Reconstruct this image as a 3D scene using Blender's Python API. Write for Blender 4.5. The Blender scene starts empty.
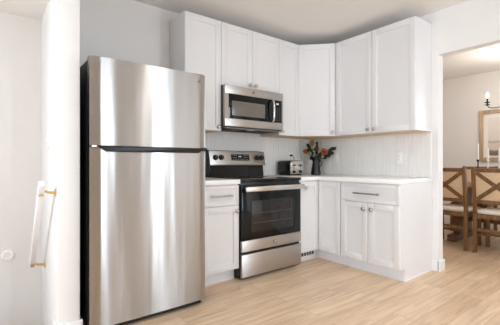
import bpy, bmesh, math, random
from mathutils import Vector, Matrix
random.seed(7)
R = math.radians
SC = bpy.context.scene
COL = SC.collection

# ------------------------------------------------------------------ camera
cam_data = bpy.data.cameras.new('camera')
cam_data.sensor_width = 36.0
cam_data.lens = 336.9 / 500 * 36.0
cam = bpy.data.objects.new('camera', cam_data)
COL.objects.link(cam)
cam.location = (-3.48, -3.09, 1.067)
cam.rotation_euler = (R(90), 0, R(-37.75))
SC.camera = cam

# ------------------------------------------------------------------ world, light, exposure
W = bpy.data.worlds.new('sky')
SC.world = W
W.use_nodes = True
bg = W.node_tree.nodes['Background']
bg.inputs[0].default_value = (0.92, 0.96, 1.0, 1)
bg.inputs[1].default_value = 1.5


def area(name, loc, rot, sx, sy, power, col=(1, 1, 1)):
    l = bpy.data.lights.new(name, 'AREA')
    l.shape = 'RECTANGLE'
    l.size = sx
    l.size_y = sy
    l.energy = power
    l.color = col
    o = bpy.data.objects.new(name, l)
    COL.objects.link(o)
    o.location = loc
    o.rotation_euler = rot
    return o


# daylight through rear and stair windows; left and dining area lights are added fill
area('daylight_back_window_light', (-0.50, -5.70, 1.2), (R(90), 0, 0), 0.52, 2.25, 66, (0.70, 0.85, 1.0))
area('daylight_back_narrow_window_light', (-2.0, -5.70, 1.2), (R(90), 0, 0), 0.26, 2.25, 50, (0.70, 0.85, 1.0))
area('added_left_fill_light', (-6.80, -2.5, 1.5), (R(90), 0, R(-90)), 3.0, 1.6, 160, (0.74, 0.87, 1.0))  # added fill for fronts facing left, no window known on this side
area('daylight_stair_window_light', (-4.55, -0.42, 1.2), (R(90), 0, R(-90)), 0.6, 1.6, 3, (0.84, 0.92, 1.0))
area('added_dining_fill_light', (3.20, -3.05, 1.5), (R(90), 0, R(90)), 1.5, 1.5, 36, (0.72, 0.86, 1.0))  # added to brighten the dining room, whose real daylight source is unknown

SC.view_settings.view_transform = 'Standard'
SC.view_settings.look = 'None'
SC.view_settings.gamma = 1.0
SC.view_settings.use_curve_mapping = False
SC.view_settings.exposure = -0.14
SC.cycles.use_denoising = True
SC.cycles.max_bounces = 12
SC.cycles.diffuse_bounces = 8
SC.cycles.caustics_reflective = False
SC.cycles.sample_clamp_indirect = 8.0


# ------------------------------------------------------------------ materials
def srgb(r, g, b):
    f = lambda c: (c / 255 / 12.92) if c / 255 <= 0.04045 else ((c / 255 + 0.055) / 1.055) ** 2.4
    return (f(r), f(g), f(b), 1)


def mat(name, col, rough=0.5, metal=0.0, noise=0.0, nscale=20.0, bump=0.0, bscale=60.0, spec=0.5, coat=0.0, stretch=(1, 1, 1), emit=0.0):
    m = bpy.data.materials.new(name)
    m.use_nodes = True
    nt = m.node_tree
    b = nt.nodes['Principled BSDF']
    b.inputs['Base Color'].default_value = col
    b.inputs['Roughness'].default_value = rough
    b.inputs['Metallic'].default_value = metal
    b.inputs['Specular IOR Level'].default_value = spec
    b.inputs['Coat Weight'].default_value = coat
    if emit:
        b.inputs['Emission Color'].default_value = col
        b.inputs['Emission Strength'].default_value = emit
    tc = nt.nodes.new('ShaderNodeTexCoord')
    mp = nt.nodes.new('ShaderNodeMapping')
    mp.inputs['Scale'].default_value = stretch
    nt.links.new(tc.outputs['Object'], mp.inputs['Vector'])
    if noise:
        n = nt.nodes.new('ShaderNodeTexNoise')
        n.inputs['Scale'].default_value = nscale
        n.inputs['Detail'].default_value = 4
        nt.links.new(mp.outputs[0], n.inputs['Vector'])
        cr = nt.nodes.new('ShaderNodeValToRGB')
        cr.color_ramp.elements[0].position = 0.3
        cr.color_ramp.elements[1].position = 0.7
        d = tuple(max(0, c * (1 - noise)) for c in col[:3]) + (1,)
        u = tuple(min(1, c * (1 + noise)) for c in col[:3]) + (1,)
        cr.color_ramp.elements[0].color = d
        cr.color_ramp.elements[1].color = u
        nt.links.new(n.outputs['Fac'], cr.inputs['Fac'])
        nt.links.new(cr.outputs['Color'], b.inputs['Base Color'])
    if bump:
        n2 = nt.nodes.new('ShaderNodeTexNoise')
        n2.inputs['Scale'].default_value = bscale
        nt.links.new(mp.outputs[0], n2.inputs['Vector'])
        bp = nt.nodes.new('ShaderNodeBump')
        bp.inputs['Strength'].default_value = bump
        bp.inputs['Distance'].default_value = 0.002
        nt.links.new(n2.outputs['Fac'], bp.inputs['Height'])
        nt.links.new(bp.outputs[0], b.inputs['Normal'])
    return m


def steel(name, col, rough, aniso, tangent=(0, 0, 1), wave=0.0):
    m = mat(name, col, rough, 1.0, noise=0.03, nscale=8, stretch=(0.3, 0.3, 40))
    nt = m.node_tree
    b = nt.nodes['Principled BSDF']
    b.inputs['Anisotropic'].default_value = aniso
    c = nt.nodes.new('ShaderNodeCombineXYZ')
    for i in range(3):
        c.inputs[i].default_value = tangent[i]
    nt.links.new(c.outputs[0], b.inputs['Tangent'])
    if wave:
        # gentle rolled-sheet unevenness, long in the vertical
        tc = nt.nodes.new('ShaderNodeTexCoord')
        mp = nt.nodes.new('ShaderNodeMapping')
        mp.inputs['Scale'].default_value = (1.0, 1.0, 0.07)
        n = nt.nodes.new('ShaderNodeTexNoise')
        n.inputs['Scale'].default_value = 8.0
        n.inputs['Detail'].default_value = 1.5
        n.inputs['Roughness'].default_value = 0.4
        bp = nt.nodes.new('ShaderNodeBump')
        bp.inputs['Strength'].default_value = wave
        bp.inputs['Distance'].default_value = 0.01
        nt.links.new(tc.outputs['Object'], mp.inputs['Vector'])
        nt.links.new(mp.outputs[0], n.inputs['Vector'])
        nt.links.new(n.outputs['Fac'], bp.inputs['Height'])
        nt.links.new(bp.outputs[0], b.inputs['Normal'])
    return m


def planks(name):
    m = bpy.data.materials.new(name)
    m.use_nodes = True
    nt = m.node_tree
    N = nt.nodes.new
    L = nt.links.new
    b = nt.nodes['Principled BSDF']
    tc = N('ShaderNodeTexCoord')
    br = N('ShaderNodeTexBrick')
    br.offset = 0.37
    br.inputs['Scale'].default_value = 1.0
    br.inputs['Brick Width'].default_value = 1.22
    br.inputs['Row Height'].default_value = 0.152
    br.inputs['Mortar Size'].default_value = 0.0011
    br.inputs['Mortar Smooth'].default_value = 0.3
    br.inputs['Bias'].default_value = 0.0
    br.inputs['Color1'].default_value = srgb(235, 208, 177)
    br.inputs['Color2'].default_value = srgb(217, 186, 153)
    br.inputs['Mortar'].default_value = srgb(166, 132, 102)
    L(tc.outputs['Object'], br.inputs['Vector'])
    # grain: streaks along the boards, shifted per board by the brick tint
    mp = N('ShaderNodeMapping')
    mp.inputs['Scale'].default_value = (1.3, 14, 1)
    L(tc.outputs['Object'], mp.inputs['Vector'])
    sh = N('ShaderNodeVectorMath')
    sh.operation = 'ADD'
    sc = N('ShaderNodeVectorMath')
    sc.operation = 'SCALE'
    sc.inputs['Scale'].default_value = 37.0
    L(br.outputs['Color'], sc.inputs[0])
    L(mp.outputs[0], sh.inputs[0])
    L(sc.outputs[0], sh.inputs[1])
    n = N('ShaderNodeTexNoise')
    n.inputs['Scale'].default_value = 1.6
    n.inputs['Detail'].default_value = 7
    n.inputs['Roughness'].default_value = 0.62
    n.inputs['Distortion'].default_value = 0.7
    L(sh.outputs[0], n.inputs['Vector'])
    cr = N('ShaderNodeValToRGB')
    cr.color_ramp.elements[0].position = 0.28
    cr.color_ramp.elements[0].color = (0.66, 0.60, 0.54, 1)
    cr.color_ramp.elements[1].position = 0.62
    cr.color_ramp.elements[1].color = (1.1, 1.1, 1.1, 1)
    L(n.outputs['Fac'], cr.inputs['Fac'])
    mx = N('ShaderNodeMix')
    mx.data_type = 'RGBA'
    mx.blend_type = 'MULTIPLY'
    mx.inputs['Factor'].default_value = 0.75
    L(br.outputs['Color'], mx.inputs['A'])
    L(cr.outputs['Color'], mx.inputs['B'])
    L(mx.outputs['Result'], b.inputs['Base Color'])
    b.inputs['Roughness'].default_value = 0.38
    bp = N('ShaderNodeBump')
    bp.inputs['Strength'].default_value = 0.12
    bp.inputs['Distance'].default_value = 0.002
    L(n.outputs['Fac'], bp.inputs['Height'])
    L(bp.outputs[0], b.inputs['Normal'])
    return m


def wood(name, c1, c2, rough=0.5, axis=(14, 14, 1.2)):
    m = bpy.data.materials.new(name)
    m.use_nodes = True
    nt = m.node_tree
    b = nt.nodes['Principled BSDF']
    tc = nt.nodes.new('ShaderNodeTexCoord')
    mp = nt.nodes.new('ShaderNodeMapping')
    mp.inputs['Scale'].default_value = axis
    n = nt.nodes.new('ShaderNodeTexNoise')
    n.inputs['Scale'].default_value = 3
    n.inputs['Detail'].default_value = 6
    n.inputs['Distortion'].default_value = 0.6
    cr = nt.nodes.new('ShaderNodeValToRGB')
    cr.color_ramp.elements[0].position = 0.32
    cr.color_ramp.elements[1].position = 0.68
    cr.color_ramp.elements[0].color = c1
    cr.color_ramp.elements[1].color = c2
    nt.links.new(tc.outputs['Object'], mp.inputs['Vector'])
    nt.links.new(mp.outputs[0], n.inputs['Vector'])
    nt.links.new(n.outputs['Fac'], cr.inputs['Fac'])
    nt.links.new(cr.outputs['Color'], b.inputs['Base Color'])
    b.inputs['Roughness'].default_value = rough
    return m


def picture_mat(name):
    """an abstract pale shore: bands of tone by height on the sheet"""
    m = bpy.data.materials.new(name)
    m.use_nodes = True
    nt = m.node_tree
    b = nt.nodes['Principled BSDF']
    tc = nt.nodes.new('ShaderNodeTexCoord')
    sp = nt.nodes.new('ShaderNodeSeparateXYZ')
    n = nt.nodes.new('ShaderNodeTexNoise')
    n.inputs['Scale'].default_value = 9
    ad = nt.nodes.new('ShaderNodeMath')
    ad.operation = 'MULTIPLY_ADD'
    ad.inputs[1].default_value = 0.05
    mr = nt.nodes.new('ShaderNodeMapRange')
    mr.inputs['From Min'].default_value = 1.10
    mr.inputs['From Max'].default_value = 1.85
    cr = nt.nodes.new('ShaderNodeValToRGB')
    e = cr.color_ramp.elements
    e[0].position = 0.0
    e[0].color = srgb(214, 200, 186)
    e[1].position = 1.0
    e[1].color = srgb(236, 228, 220)
    for p, c in ((0.13, (206, 190, 174)), (0.17, (112, 98, 86)), (0.24, (140, 122, 106)), (0.27, (216, 204, 192)), (0.40, (222, 210, 198)), (0.43, (184, 168, 152)), (0.47, (226, 216, 206))):
        k = e.new(p)
        k.color = srgb(*c)
    nt.links.new(tc.outputs['Object'], sp.inputs[0])
    nt.links.new(tc.outputs['Object'], n.inputs['Vector'])
    nt.links.new(n.outputs['Fac'], ad.inputs[0])
    nt.links.new(sp.outputs['Z'], ad.inputs[2])
    nt.links.new(ad.outputs[0], mr.inputs['Value'])
    nt.links.new(mr.outputs[0], cr.inputs['Fac'])
    nt.links.new(cr.outputs['Color'], b.inputs['Base Color'])
    b.inputs['Roughness'].default_value = 0.5
    return m


M = {}
M['wall'] = mat('wall_paint', srgb(234, 232, 230), 0.7, noise=0.01, nscale=3, bump=0.05, bscale=180)
M['taupe'] = mat('taupe_paint', srgb(184, 180, 177), 0.7, noise=0.015, nscale=3)
M['ceiling'] = mat('ceiling_paint', srgb(234, 231, 228), 0.85, noise=0.012, nscale=2, bump=0.08, bscale=120)
M['trim'] = mat('trim_paint', srgb(240, 239, 238), 0.4, noise=0.01, nscale=5)
M['cab'] = mat('cabinet_paint', srgb(229, 228, 228), 0.36, noise=0.008, nscale=4)
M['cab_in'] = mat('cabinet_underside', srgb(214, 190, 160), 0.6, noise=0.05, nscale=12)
M['kick'] = mat('toe_kick_paint', srgb(226, 227, 230), 0.5, noise=0.01)
M['tile'] = mat('backsplash_paint', srgb(236, 234, 231), 0.3, noise=0.015, nscale=6)
M["counter"] = mat("quartz", srgb(246, 245, 243), 0.22, noise=0.025, nscale=7)
M['nickel'] = mat('satin_nickel', srgb(188, 180, 168), 0.3, 1.0, noise=0.04, nscale=30)
M['brass'] = mat('brass', srgb(226, 194, 124), 0.3, 1.0, noise=0.05, nscale=30)
M['fridge'] = steel('fridge_steel', srgb(172, 167, 162), 0.27, 0.98, wave=0.35)
M['steel'] = steel('range_steel', srgb(198, 192, 186), 0.36, 0.9)
M['bright'] = mat('bright_steel', srgb(220, 216, 210), 0.18, 1.0, noise=0.02)
M['black'] = mat('black_enamel', srgb(10, 10, 10), 0.3, noise=0.1, nscale=15)
M['blacktex'] = mat('black_textured_steel', srgb(14, 14, 15), 0.45, noise=0.1, nscale=40, bump=0.2, bscale=300)
M['glass_black'] = mat('black_glass', srgb(6, 6, 6), 0.06, noise=0.05, nscale=4, spec=0.32)
M['oven_in'] = mat('oven_window', srgb(30, 27, 26), 0.07, noise=0.08, nscale=6)
M['rack'] = mat('oven_rack', srgb(105, 98, 94), 0.4, 0.6, noise=0.05)
M['mw_in'] = mat('microwave_window', srgb(112, 106, 98), 0.16, noise=0.05, nscale=10)
M['legend'] = mat('legend_print', srgb(190, 190, 192), 0.5, noise=0.05)
M['lcd'] = mat('display_segment', srgb(205, 228, 240), 0.4, emit=0.4)
M['plate'] = mat('white_plastic', srgb(242, 241, 238), 0.35, noise=0.008)
M['badge'] = mat('badge_grey', srgb(92, 92, 96), 0.35, 0.4, noise=0.03)
M['darkgrey'] = mat('dark_grey_steel', srgb(72, 69, 66), 0.45, 0.3, noise=0.05)
M['slot'] = mat('dark_slot', srgb(60, 58, 56), 0.6, noise=0.05)
M['floor'] = planks('oak_planks')
M['stair'] = wood('stair_oak', srgb(170, 130, 92), srgb(205, 170, 132), 0.45, (1.2, 14, 14))
M['chairwood'] = wood('chair_wood', srgb(96, 64, 34), srgb(140, 100, 58), 0.5)
M['tablewood'] = wood('table_wood', srgb(92, 62, 38), srgb(134, 96, 62), 0.45, (14, 1.2, 14))
M['framewood'] = wood('frame_wood', srgb(176, 150, 120), srgb(200, 176, 146), 0.55)
M['linen'] = mat('linen', srgb(218, 190, 156), 0.9, noise=0.06, nscale=60, bump=0.3, bscale=400)
M['cushion'] = mat('cushion_fabric', srgb(232, 220, 204), 0.9, noise=0.05, nscale=60, bump=0.3, bscale=400)
M['iron'] = mat('dark_iron', srgb(48, 40, 36), 0.5, 0.7, noise=0.1)
M['bulb'] = mat('lit_bulb', (1.0, 0.88, 0.70, 1), 0.3, emit=22.0)
M['wax'] = mat('candle_wax', srgb(246, 244, 240), 0.5, noise=0.01)
M['ceramic'] = mat('black_ceramic', srgb(18, 18, 20), 0.32, noise=0.1, nscale=12)
M['toaster_black'] = mat('black_plastic', srgb(10, 10, 11), 0.25, noise=0.05)
M['chrome'] = mat('toaster_chrome', srgb(222, 218, 214), 0.16, 1.0, noise=0.03)
M['leaf'] = mat('leaf_green', srgb(44, 66, 36), 0.5, noise=0.25, nscale=30)
M['leaf2'] = mat('eucalyptus_green', srgb(52, 74, 50), 0.55, noise=0.2, nscale=30)
M['stem'] = mat('stem_green', srgb(62, 74, 38), 0.6, noise=0.15, nscale=40)
M['yellow'] = mat('petal_yellow', srgb(196, 160, 92), 0.6, noise=0.15, nscale=40)
M['orange'] = mat('petal_orange', srgb(204, 128, 40), 0.6, noise=0.15, nscale=40)
M['cream'] = mat('petal_cream', srgb(206, 196, 150), 0.6, noise=0.12, nscale=40)
M['peach'] = mat('petal_peach', srgb(232, 156, 120), 0.6, noise=0.15, nscale=40)
M['crimson'] = mat('petal_crimson', srgb(136, 24, 28), 0.6, noise=0.15, nscale=40)
M['rust'] = mat('dried_rust', srgb(98, 46, 32), 0.7, noise=0.25, nscale=40)
M['pic'] = picture_mat('shore_print')
M['matboard'] = mat('picture_mat', srgb(244, 240, 236), 0.7, noise=0.01)
M['lampglass'] = mat('opal_glass', (1.0, 0.96, 0.92, 1), 0.4, emit=4.0)
M['white_rail'] = mat('rail_paint', srgb(236, 236, 238), 0.4, noise=0.01)


# ------------------------------------------------------------------ mesh helpers
class MB:
    def __init__(s):
        s.bm = bmesh.new()

    def box(s, x0, x1, y0, y1, z0, z1, bev=0.0, seg=2, mi=0):
        t = bmesh.new()
        r = bmesh.ops.create_cube(t, size=1.0)
        for v in r['verts']:
            v.co = Vector(((x0 + x1) / 2 + v.co.x * (x1 - x0), (y0 + y1) / 2 + v.co.y * (y1 - y0), (z0 + z1) / 2 + v.co.z * (z1 - z0)))
        if bev:
            bmesh.ops.bevel(t, geom=t.edges[:], offset=bev, segments=seg, affect='EDGES', profile=0.5)
        s._add(t, mi)
        return s

    def _add(s, t, mi=0):
        for f in t.faces:
            f.material_index = mi
        me = bpy.data.meshes.new('tmp')
        t.to_mesh(me)
        t.free()
        s.bm.from_mesh(me)
        bpy.data.meshes.remove(me)

    def obox(s, c, ax, ay, az, hx, hy, hz, bev=0.0, mi=0):
        """oriented box: centre, three unit axes, half sizes"""
        t = bmesh.new()
        r = bmesh.ops.create_cube(t, size=2.0)
        if bev:
            for v in r['verts']:
                v.co = Vector((v.co.x * hx, v.co.y * hy, v.co.z * hz))
            bmesh.ops.bevel(t, geom=t.edges[:], offset=bev, segments=2, affect='EDGES', profile=0.5)
            hx = hy = hz = 1
        for v in t.verts:
            v.co = Vector(c) + Vector(ax) * v.co.x * hx + Vector(ay) * v.co.y * hy + Vector(az) * v.co.z * hz
        s._add(t, mi)
        return s

    def bar(s, a, b, w, h, side=(0, 0, 1), bev=0.0, mi=0):
        """rectangular bar from a to b; w along side direction, h along the third"""
        a, b = Vector(a), Vector(b)
        d = (b - a)
        ln = d.length
        d.normalize()
        sd = Vector(side)
        sd = (sd - d * sd.dot(d)).normalized()
        th = d.cross(sd)
        return s.obox((a + b) / 2, d, sd, th, ln / 2, w / 2, h / 2, bev, mi)

    def tube(s, pts, rads, n=12, cap=True, mi=0):
        pts = [Vector(p) for p in pts]
        if not hasattr(rads, '__len__'):
            rads = [rads] * len(pts)
        t = bmesh.new()
        rings = []
        up = Vector((0, 0, 1))
        prev = None
        for i, p in enumerate(pts):
            d = (pts[min(i + 1, len(pts) - 1)] - pts[max(i - 1, 0)])
            d = d.normalized() if d.length > 1e-9 else Vector((0, 0, 1))
            if prev is None:
                a = up.cross(d)
                if a.length < 1e-3:
                    a = Vector((1, 0, 0)).cross(d)
            else:
                a = prev - d * prev.dot(d)
            a.normalize()
            prev = a
            b = d.cross(a)
            rings.append([t.verts.new(p + (a * math.cos(2 * math.pi * k / n) + b * math.sin(2 * math.pi * k / n)) * rads[i]) for k in range(n)])
        for q, w in zip(rings, rings[1:]):
            for k in range(n):
                t.faces.new((q[k], q[(k + 1) % n], w[(k + 1) % n], w[k]))
        if cap:
            t.faces.new(list(reversed(rings[0])))
            t.faces.new(rings[-1])
        bmesh.ops.recalc_face_normals(t, faces=t.faces[:])
        for f in t.faces:
            f.smooth = len(f.verts) == 4
        s._add(t, mi)
        return s

    def cyl(s, c, d, r, ln, n=20, mi=0):
        c, d = Vector(c), Vector(d).normalized()
        return s.tube([c, c + d * ln], r, n, mi=mi)

    def lathe(s, c, d, prof, n=24, mi=0):
        """profile: list of (radius, height along d)"""
        c, d = Vector(c), Vector(d).normalized()
        a = Vector((0, 0, 1)).cross(d)
        if a.length < 1e-3:
            a = Vector((1, 0, 0))
        a.normalize()
        b = d.cross(a)
        t = bmesh.new()
        rings = []
        for r, h in prof:
            if r < 1e-6:
                rings.append([t.verts.new(c + d * h)])
            else:
                rings.append([t.verts.new(c + d * h + (a * math.cos(2 * math.pi * k / n) + b * math.sin(2 * math.pi * k / n)) * r) for k in range(n)])
        for q, w in zip(rings, rings[1:]):
            for k in range(n):
                k2 = (k + 1) % n
                if len(q) == 1 and len(w) == 1:
                    continue
                if len(q) == 1:
                    t.faces.new((q[0], w[k2], w[k]))
                elif len(w) == 1:
                    t.faces.new((q[k], q[k2], w[0]))
                else:
                    t.faces.new((q[k], q[k2], w[k2], w[k]))
        bmesh.ops.recalc_face_normals(t, faces=t.faces[:])
        for f in t.faces:
            f.smooth = True
        s._add(t, mi)
        return s

    def prism(s, poly, axis, lo, hi, bev=0.0, mi=0):
        """extrude a 2-D polygon along axis ('x': poly is (y,z); 'y': (x,z); 'z': (x,y))"""
        def P(p, h):
            return {'x': (h, p[0], p[1]), 'y': (p[0], h, p[1]), 'z': (p[0], p[1], h)}[axis]
        t = bmesh.new()
        A = [t.verts.new(P(p, lo)) for p in poly]
        B = [t.verts.new(P(p, hi)) for p in poly]
        t.faces.new(A)
        t.faces.new(list(reversed(B)))
        n = len(poly)
        for i in range(n):
            t.faces.new((A[i], B[i], B[(i + 1) % n], A[(i + 1) % n]))
        bmesh.ops.recalc_face_normals(t, faces=t.faces[:])
        if bev:
            bmesh.ops.bevel(t, geom=t.edges[:], offset=bev, segments=2, affect='EDGES', profile=0.5)
        s._add(t, mi)
        return s

    def blob(s, c, rx, ry, rz, sub=2, jit=0.0, mi=0):
        t = bmesh.new()
        bmesh.ops.create_icosphere(t, subdivisions=sub, radius=1)
        for v in t.verts:
            k = 1 + random.uniform(-jit, jit)
            v.co = Vector((c[0] + v.co.x * rx * k, c[1] + v.co.y * ry * k, c[2] + v.co.z * rz * k))
        for f in t.faces:
            f.smooth = True
        s._add(t, mi)
        return s

    def petal(s, base, d, nrm, ln, wd, cup=0.3, mi=0):
        """a curved petal or leaf with real thickness, growing from base along d, faced by nrm"""
        d = Vector(d).normalized()
        nrm = Vector(nrm)
        nrm = (nrm - d * nrm.dot(d)).normalized()
        sd = d.cross(nrm)
        t = bmesh.new()
        rows = []
        K = 6
        for i in range(K + 1):
            u = i / K
            w = wd * 0.5 * math.sin(math.pi * min(0.97, 0.06 + 0.9 * u)) ** 0.8
            rows.append([t.verts.new(Vector(base) + d * ln * u + nrm * (cup * ln * u * u + cup * wd * 0.5 * (q * q)) + sd * w * q) for q in (-1, -0.5, 0, 0.5, 1)])
        for a, b in zip(rows, rows[1:]):
            for k in range(4):
                t.faces.new((a[k], a[k + 1], b[k + 1], b[k]))
        g = bmesh.ops.solidify(t, geom=t.faces[:], thickness=0.0008)
        for f in t.faces:
            f.smooth = True
        s._add(t, mi)
        return s

    def build(s, name, m, parent=None, local=False):
        me = bpy.data.meshes.new(name)
        if parent is not None and not local:
            root = parent
            while root.parent:
                root = root.parent
            bmesh.ops.translate(s.bm, verts=s.bm.verts[:], vec=-root.location)
        s.bm.to_mesh(me)
        s.bm.free()
        for mm in (m if isinstance(m, (list, tuple)) else [m]):
            me.materials.append(M[mm])
        me.set_sharp_from_angle(angle=R(35))
        o = bpy.data.objects.new(name, me)
        COL.objects.link(o)
        if parent is not None:
            o.parent = parent
        return o


def thing(name, label, cat, loc=(0, 0, 0), rz=0.0, group=None):
    o = bpy.data.objects.new(name, None)
    o.empty_display_size = 0.1
    COL.objects.link(o)
    o.location = loc
    o.rotation_euler = (0, 0, rz)
    return tag(o, label, cat, group)


def tag(o, label, cat, group=None):
    o['label'] = label
    o['category'] = cat
    if group:
        o['group'] = group
    return o


def struct(name, mb, m):
    o = mb.build(name, m)
    o['kind'] = 'structure'
    return o


def copy_tree(o, parent=None):
    c = o.copy()
    COL.objects.link(c)
    if parent is not None:
        c.parent = parent
    for ch in list(o.children):
        copy_tree(ch, c)
    return c


CE = 2.55        # ceiling height
# ------------------------------------------------------------------ setting
struct('floor', MB().box(-6.6, 3.2, -5.7, -0.8, -0.06, 0).box(-3.15, 3.2, -0.8, 0.1, -0.06, 0), 'floor')
struct('ceiling', MB().box(-6.6, 3.2, -5.7, 0.12, CE, CE + 0.08), 'ceiling')
struct('wall_back', MB().box(-4.9, 3.2, 0, 0.12, -0.95, CE), 'wall')
struct('wall_alcove', MB().box(-3.157, -3.036, -0.8, 0, -0.75, CE, 0.003), 'wall')
# stair side: soffit over the stair, steps going down
struct('ceiling_stair', MB().box(-4.4, -3.157, -0.8, 0, 2.18, CE), 'ceiling')
struct('wall_stair', MB().box(-4.52, -4.4, -0.8, -0.72, -0.75, CE).box(-4.52, -4.4, -0.12, 0, -0.75, CE).box(-4.52, -4.4, -0.78, -0.26, -0.75, 0.4).box(-4.52, -4.4, -0.78, -0.26, 2.0, CE), 'wall')
struct('floor_stair', MB().box(-4.4, -3.157, -0.82, -0.54, -0.95, -0.19).box(-4.4, -3.157, -0.54, -0.27, -0.95, -0.38).box(-4.4, -3.157, -0.27, 0, -0.95, -0.57), 'stair')
# right wall with the opening to the dining room
struct('wall_right', MB().box(0, 0.105, -1.607, 0, 0, CE).box(0, 0.105, -3.3, -1.607, 2.125, CE).box(0, 0.105, -5.7, -3.3, 0, CE), 'wall')
# left wall with wide opening added for fill light; rear wall with two openings
struct('wall_left', MB().box(-6.7, -6.6, -1.0, -0.8, 0, CE).box(-6.7, -6.6, -5.7, -4.0, 0, CE).box(-6.7, -6.6, -4.0, -1.0, 0, 0.70).box(-6.7, -6.6, -4.0, -1.0, 2.30, CE)
       .box(-6.6, -4.4, -0.82, -0.7, 0, CE), 'wall')
struct('wall_front', MB().box(-6.7, -2.13, -5.7, -5.6, 0, CE).box(-1.87, -0.78, -5.7, -5.6, 0, CE).box(-0.26, 0.105, -5.7, -5.6, 0, CE)
       .box(-2.13, -1.87, -5.7, -5.6, 0, 0.06).box(-2.13, -1.87, -5.7, -5.6, 2.35, CE).box(-0.78, -0.26, -5.7, -5.6, 0, 0.06).box(-0.78, -0.26, -5.7, -5.6, 2.35, CE), 'taupe')
# dining room; window opening in the far wall is added for fill light
struct('wall_dining', MB().box(3.0, 3.12, -2.3, 0, 0, CE).box(3.0, 3.12, -4.1, -3.8, 0, CE).box(3.0, 3.12, -3.8, -2.3, 0, 0.75).box(3.0, 3.12, -3.8, -2.3, 2.25, CE), 'wall')
struct('wall_dining_side', MB().box(0.105, 3.0, -4.1, -4.0, 0, CE), 'wall')


def sash(name, axis, c, lo, hi, z0, z1, nx=2, nz=2):
    mb = MB()
    t = 0.05
    def B(a0, a1, b0, b1):
        if axis == 'y':
            mb.box(a0, a1, c - 0.02, c + 0.02, b0, b1)
        else:
            mb.box(c - 0.02, c + 0.02, a0, a1, b0, b1)
    B(lo, lo + t, z0, z1)
    B(hi - t, hi, z0, z1)
    B(lo + t, hi - t, z0, z0 + t)
    B(lo + t, hi - t, z1 - t, z1)
    for i in range(1, nx):
        x = lo + (hi - lo) * i / nx
        B(x - 0.015, x + 0.015, z0 + t, z1 - t)
    for i in range(1, nz):
        z = z0 + (z1 - z0) * i / nz
        B(lo + t, hi - t, z - 0.014, z + 0.014)
    struct(name, mb, 'trim')


sash('window_1', 'y', -5.65, -0.78, -0.26, 0.06, 2.35, 1, 1)
sash('window_2', 'y', -5.65, -2.13, -1.87, 0.06, 2.35, 1, 1)
sash('added_window_left', 'x', -6.65, -4.0, -1.0, 0.70, 2.30, 3, 2)  # unseen sash, added to frame the left fill light
sash('added_window_dining', 'x', 3.06, -3.8, -2.3, 0.75, 2.25, 2, 2)  # unseen sash, added to frame the dining fill light
sash('window_5', 'x', -4.46, -0.78, -0.26, 0.4, 2.0, 1, 2)


def bb_profile(h=0.1, t=0.014):
    return [(0, 0), (t, 0), (t, h * 0.82), (t * 0.45, h), (0, h)]


# baseboards
struct('baseboard_alcove', MB().box(-3.171, -3.022, -0.814, -0.8, 0, 0.1, 0.003).box(-3.171, -3.157, -0.8, -0.70, 0, 0.1, 0.003), 'trim')
struct('baseboard_right', MB().box(-0.016, 0.0, -1.621, -1.556, 0, 0.105, 0.003).box(-0.016, 0.119, -1.623, -1.607, 0, 0.105, 0.003).box(0.105, 0.119, -1.607, -0.02, 0, 0.105, 0.003), 'trim')
struct('baseboard_dining', MB().box(2.986, 3.0, -3.99, -0.01, 0, 0.12, 0.003), 'trim')


# beadboard backsplash: vertical tongue and groove boards
def beadboard(name, axis, lo, hi, z0, z1, pitch=0.042, t=0.005):
    mb = MB()
    n = max(1, round((hi - lo) / pitch))
    p = (hi - lo) / n
    poly = [(lo, 0.0)]
    for i in range(n):
        a = lo + i * p
        poly += [(a, t * 0.2), (a + 0.003, t), (a + p - 0.003, t), (a + p, t * 0.2)]
    poly.append((hi, 0.0))
    # remove doubled points
    out = []
    for q in poly:
        if not out or (abs(out[-1][0] - q[0]) > 1e-6 or abs(out[-1][1] - q[1]) > 1e-6):
            out.append(q)
    if axis == 'x':
        mb.prism([(a, -0.0005 - b) for a, b in out], 'z', z0, z1)
    else:
        mb.prism([(-0.0005 - b, a) for a, b in out], 'z', z0, z1)
    struct(name, mb, 'tile')


beadboard('trim_backsplash_back', 'x', -2.08, -0.01, 0.9155, 1.3715)
beadboard('trim_backsplash_right', 'y', -1.545, -0.01, 0.9155, 1.3715)


# ------------------------------------------------------------------ cabinet parts
class Fr:
    """frame of a front: origin o, u to the right along the front, n outward"""
    def __init__(s, o, u, n):
        s.o, s.u, s.n = Vector(o), Vector(u), Vector(n)

    def p(s, a, z, d):
        return s.o + s.u * a + s.n * d + Vector((0, 0, z))


def shaker(mb, fr, a0, a1, z0, z1, rail=0.057, th=0.019, rec=0.012):
    """five-piece shaker front as boxes in the frame"""
    def B(p0, p1, q0, q1, d0, d1, bev=0.0012):
        c = fr.p((p0 + p1) / 2, (q0 + q1) / 2, (d0 + d1) / 2)
        mb.obox(c, fr.u, fr.n, Vector((0, 0, 1)), (p1 - p0) / 2, (d1 - d0) / 2, (q1 - q0) / 2, bev)
    B(a0, a0 + rail, z0, z1, 0, th)
    B(a1 - rail, a1, z0, z1, 0, th)
    B(a0 + rail, a1 - rail, z0, z0 + rail, 0, th)
    B(a0 + rail, a1 - rail, z1 - rail, z1, 0, th)
    B(a0 + rail - 0.002, a1 - rail + 0.002, z0 + rail - 0.002, z1 - rail + 0.002, 0.001, th - rec, 0)
    return mb


def slab(mb, fr, a0, a1, z0, z1, th=0.019, rail=0.03, rec=0.006):
    return shaker(mb, fr, a0, a1, z0, z1, rail, th, rec)


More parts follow.
